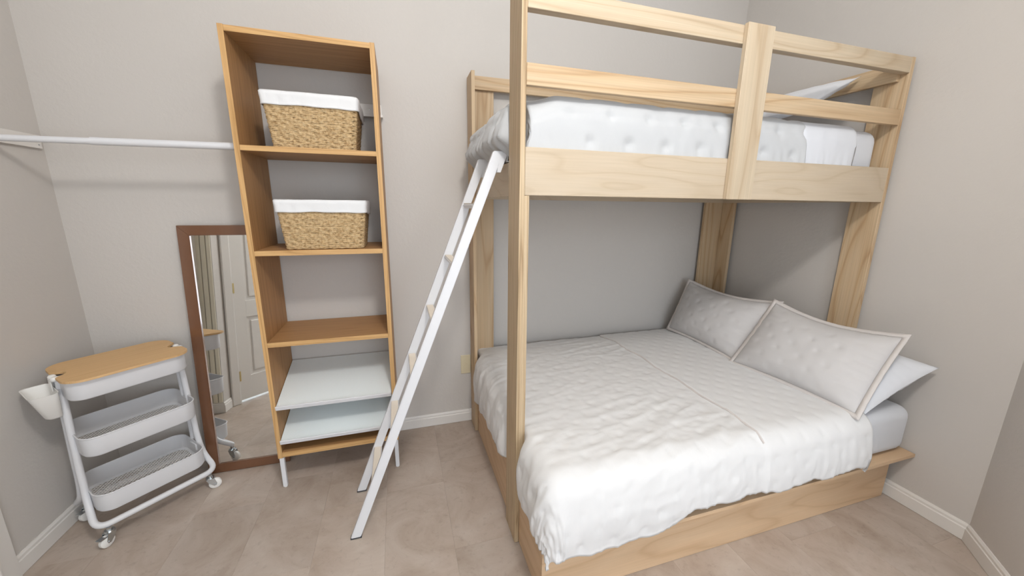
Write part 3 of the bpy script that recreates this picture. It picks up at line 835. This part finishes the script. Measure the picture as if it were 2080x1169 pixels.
mitre('frame_stile', [(-hw, 0.001), (-hw+fw, fw), (-hw+fw, ML-fw), (-hw, ML)])
mitre('frame_stile', [(hw, 0.001), (hw-fw, fw), (hw-fw, ML-fw), (hw, ML)])
box('glass', (-hw+fw-.006, -.008, fw-.006), (hw-fw+.006, -.004, ML-fw+.006), M['mirror'], mir, 0)
box('backing', (-hw+.02, -.0038, .02), (hw-.02, .0, ML-.02), M['shade'], mir, 0)

# ------------------------------------------------------------------ rolling cart
CA = .763
cart = empty('utility_cart', (-3.869, -.319, 0), CA, label='white three-tier rolling cart with a bamboo top in the left corner', cat='cart')
hl, hb = .208, .150
def tray(zt, zb, name='tray'):
    r = .062; n = 10
    bm = bmesh.new()
    outer = rrect(hl, hb, r, n); inn = rrect(hl-.0025, hb-.0025, r-.0025, n); m = len(outer)
    ro = []
    def ring(pl, z, s=1): return [bm.verts.new((x*s, y*s, z)) for x, y in pl]
    fl_in = rrect(hl-.012, hb-.012, r-.012, n)
    chain = [ring(fl_in, zb+.0012), ring(inn, zb+.010), ring(inn, zt-.002), ring(outer, zt-.002), ring(outer, zb+.010), ring(rrect(hl-.006, hb-.006, r-.006, n), zb+.001), ring(fl_in, zb)]
    for A, B in zip(chain[:-1], chain[1:]):
        for k in range(m): bm.faces.new((A[k], A[(k+1) % m], B[(k+1) % m], B[k]))
    o = done(name, bm, M['white_metal'], cart, True, math.radians(45))
    bm = bmesh.new(); bm_tube(bm, [(x, y, zt-.001) for x, y in rrect(hl+.0005, hb+.0005, r, n)], .003, 8, closed=True); done('rim', bm, M['white_metal'], o, True)
    bm = bmesh.new(); f = [bm.verts.new((x, y, zb+.0012)) for x, y in fl_in]; bm.faces.new(f); done('perforated_floor', bm, M['perf'], o)
    return o
tray(.806, .716); tray(.535, .441); tray(.246, .154)
# frame: two bent tubes
R_ = .0138
for s in (-1, 1):
    pts = fillet([(-.198, s*.020, .800), (-.198, s*.026, .30), (-.203, s*.046, .18), (-.214, s*.150, .103), (.214, s*.150, .103), (.203, s*.046, .18), (.198, s*.026, .30), (.198, s*.020, .800)], .05, 7)
    # keep the tubes outside the trays' ends
    pts = [Vector((p.x*(1.095-.06*smooth(.50, .70, p.z)), p.y, p.z)) for p in pts]
    tube('frame_tube', pts, R_, M['white_metal'], cart, n=12)
for sx in (-1, 1):
    for zt in (.80, .535, .246):
        bm = bmesh.new(); bm_box(bm, (sx*.205-.006, -.034, zt-.05), (sx*.205+.006, .034, zt-.012), .002); done('bracket', bm, M['white_metal'], cart)
    bm = bmesh.new(); bm_lathe(bm, [(.013, .796), (.0135, .808), (.009, .814)], 14, c=(sx*.216, .020, 0)); bm_lathe(bm, [(.013, .796), (.0135, .808), (.009, .814)], 14, c=(sx*.216, -.020, 0)); done('tube_cap', bm, M['white_plastic'], cart, True)
# bamboo top with a notch at each end
def cart_top():
    out = []; a, b, r = .218, .175, .075; n = 8
    pts = rrect(a, b, r, n)
    out = []
    for k, p in enumerate(pts):
        out.append(p)
        if k == 2*(n+1)-1:        # left end, going down
            for q in range(13):
                t = q/12; y = .050-.10*t; out.append((-a+.042*(.5-.5*math.cos(2*PI*t))**.7, y))
    for q in range(13):
        t = q/12; y = -.050+.10*t; out.append((a-.042*(.5-.5*math.cos(2*PI*t))**.7, y))
    bm = bmesh.new(); bm_prism(bm, out, .8075, .8175)
    return bm
bt = done('bamboo_top', cart_top(), M['bamboo'], cart); bt['label'] = 'bamboo board with a notch at each end'
# casters
def caster(x, y, rot, brake):
    c = bpy.data.objects.new('caster', None); COL.objects.link(c); c.parent = cart; c.location = (x, y, 0); c.rotation_euler.z = rot; c.empty_display_size = .03
    bm = bmesh.new(); bm_lathe(bm, [(.006, -.0125), (.022, -.0115), (.0285, -.0065), (.0285, .0065), (.022, .0115), (.006, .0125)], 26, 'y', (-.018, 0, .0288)); done('wheel', bm, M['white_plastic'], c, True, math.radians(40))
    bm = bmesh.new()
    bm_lathe(bm, [(.010, .070), (.010, .0905)], 12); bm_lathe(bm, [(.018, .065), (.020, .069), (.018, .075)], 16)
    for s in (-1, 1):
        f = [(-.018, .066), (.016, .066), (.008, .044), (-.012, .022), (-.023, .022), (-.027, .034)]
        A = [bm.verts.new((px, s*.0140, pz)) for px, pz in f]; B = [bm.verts.new((px, s*.0158, pz)) for px, pz in f]
        bm.faces.new(A); bm.faces.new(B[::-1])
        for i in range(6): bm.faces.new((A[i], B[i], B[(i+1) % 6], A[(i+1) % 6]))
    bm_box(bm, (-.018, -.0155, .062), (.016, .0155, .067)); bm_lathe(bm, [(.005, -.018), (.005, .018)], 10, 'y', (-.018, 0, .0288))
    done('fork', bm, M['chrome'], c)
    if brake:
        bm = bmesh.new(); bm_box(bm, (-.050, -.014, .052), (-.012, .014, .056), .0015); bm_box(bm, (-.040, -.005, .036), (-.034, .005, .053), .001); done('brake_pedal', bm, M['chrome'], c)
caster(-.195, -.150, .40, True); caster(.200, -.150, 2.75, False); caster(-.195, .150, .5, True); caster(.200, .150, 1.2, False)
# hanging bin
bin_ = empty('bin', (-3.869, -.319, .64), CA, label='small white plastic bin hooked on the left end of the cart', cat='bin')
def bin_mesh():
    bm = bmesh.new(); rings = []
    def rr(x0, x1, y0, y1, z, r, tilt=0):
        cx, cy = (x0+x1)/2, (y0+y1)/2
        return [bm.verts.new((cx+x, cy+y, z)) for x, y in rrect((x1-x0)/2, (y1-y0)/2, r, 6)]
    X1, X1b, xe = -.305, -.272, -.2215
    yb0, yb1, yt0, yt1 = -.062, .045, -.092, .085
    ch = [rr(X1b+.012, xe-.002, yb0+.010, yb1-.01, 0, .012), rr(X1b, xe, yb0, yb1, .008, .022), rr(X1, xe, yt0, yt1, .118, .024), rr(X1-.002, xe+.001, yt0-.002, yt1+.002, .123, .026),
          rr(X1+.002, xe-.002, yt0+.003, yt1-.003, .122, .021), rr(X1b+.004, xe-.003, yb0+.003, yb1-.003, .011, .019), rr(X1b+.012, xe-.005, yb0+.01, yb1-.01, .006, .01)]
    m = len(ch[0])
    for A, B in zip(ch[:-1], ch[1:]):
        for k in range(m): bm.faces.new((A[k], A[(k+1) % m], B[(k+1) % m], B[k]))
    bm.faces.new(ch[0]); bm.faces.new(ch[-1])
    return bm
done('tub', bin_mesh(), M['white_plastic'], bin_, True, math.radians(50))
box('hook', (-.2300, -.02, .110), (-.2260, .02, .165), M['white_plastic'], bin_, .002)

# ------------------------------------------------------------------ closet rod, cleats, outlet
rod = tag(tube('closet_rod', [(-4.165, -.30, 1.812), (-3.80, -.30, 1.816)], .0135, M['white_metal'], None, 16), 'white telescoping closet rod running from the left wall to the oak tower', 'closet rod')
tube('rod_sleeve', [(-3.812, -.30, 1.816), (SX0-.001, -.30, 1.822)], .0165, M['white_metal'], rod, 16)
bm = bmesh.new(); bm_box(bm, (XL+.0005, -.62, 1.802), (XL+.014, -.028, 1.862), .001)
cl = tag(done('wall_cleat', bm, M['trim']), 'painted wall cleat under the closet rod on the left wall', 'wall cleat')
bm = bmesh.new(); bm_lathe(bm, [(.004, 0), (.004, .0012), (.001, .002)], 10, 'x', (XL+.014, -.045, 1.818)); done('screw', bm, M['chrome'], cl)
bm = bmesh.new(); bm_lathe(bm, [(.026, 0), (.026, .012), (.020, .016)], 18, 'x', (XL+.0145, -.30, 1.812)); done('rod_socket', bm, M['white_plastic'], cl)
bm = bmesh.new(); bm_box(bm, (-3.16, -.014, 2.064), (-2.606, -.0005, 2.124), .001)
cl2 = tag(done('wall_cleat', bm, M['trim']), 'painted wall cleat seen beside the upper basket behind the oak tower', 'wall cleat')
box('ledge', (-3.16, -.050, 2.050), (-2.600, -.0005, 2.0635), M['trim'], cl2, .001)
bm = bmesh.new(); bm_lathe(bm, [(.004, 0), (.004, -.0012), (.001, -.002)], 10, 'y', (-2.672, -.014, 2.095)); done('screw', bm, M['chrome'], cl2)
ol = empty('wall_outlet', (-2.135, 0, .445), label='almond wall outlet plate half hidden by the back bed post', cat='outlet')
box('cover_plate', (-.035, -.006, -.070), (.035, -.0005, .070), M['outlet'], ol, .002)
for dz in (-.02, .02):
    bm = bmesh.new(); bm_lathe(bm, [(.0165, -.0062), (.0165, -.0075)], 16, 'y', (0, 0, dz)); bm_box(bm, (-.007, -.0082, dz-.004), (-.005, -.0074, dz+.005)); bm_box(bm, (.005, -.0082, dz-.004), (.007, -.0074, dz+.005)); done('socket', bm, M['outlet'], ol)
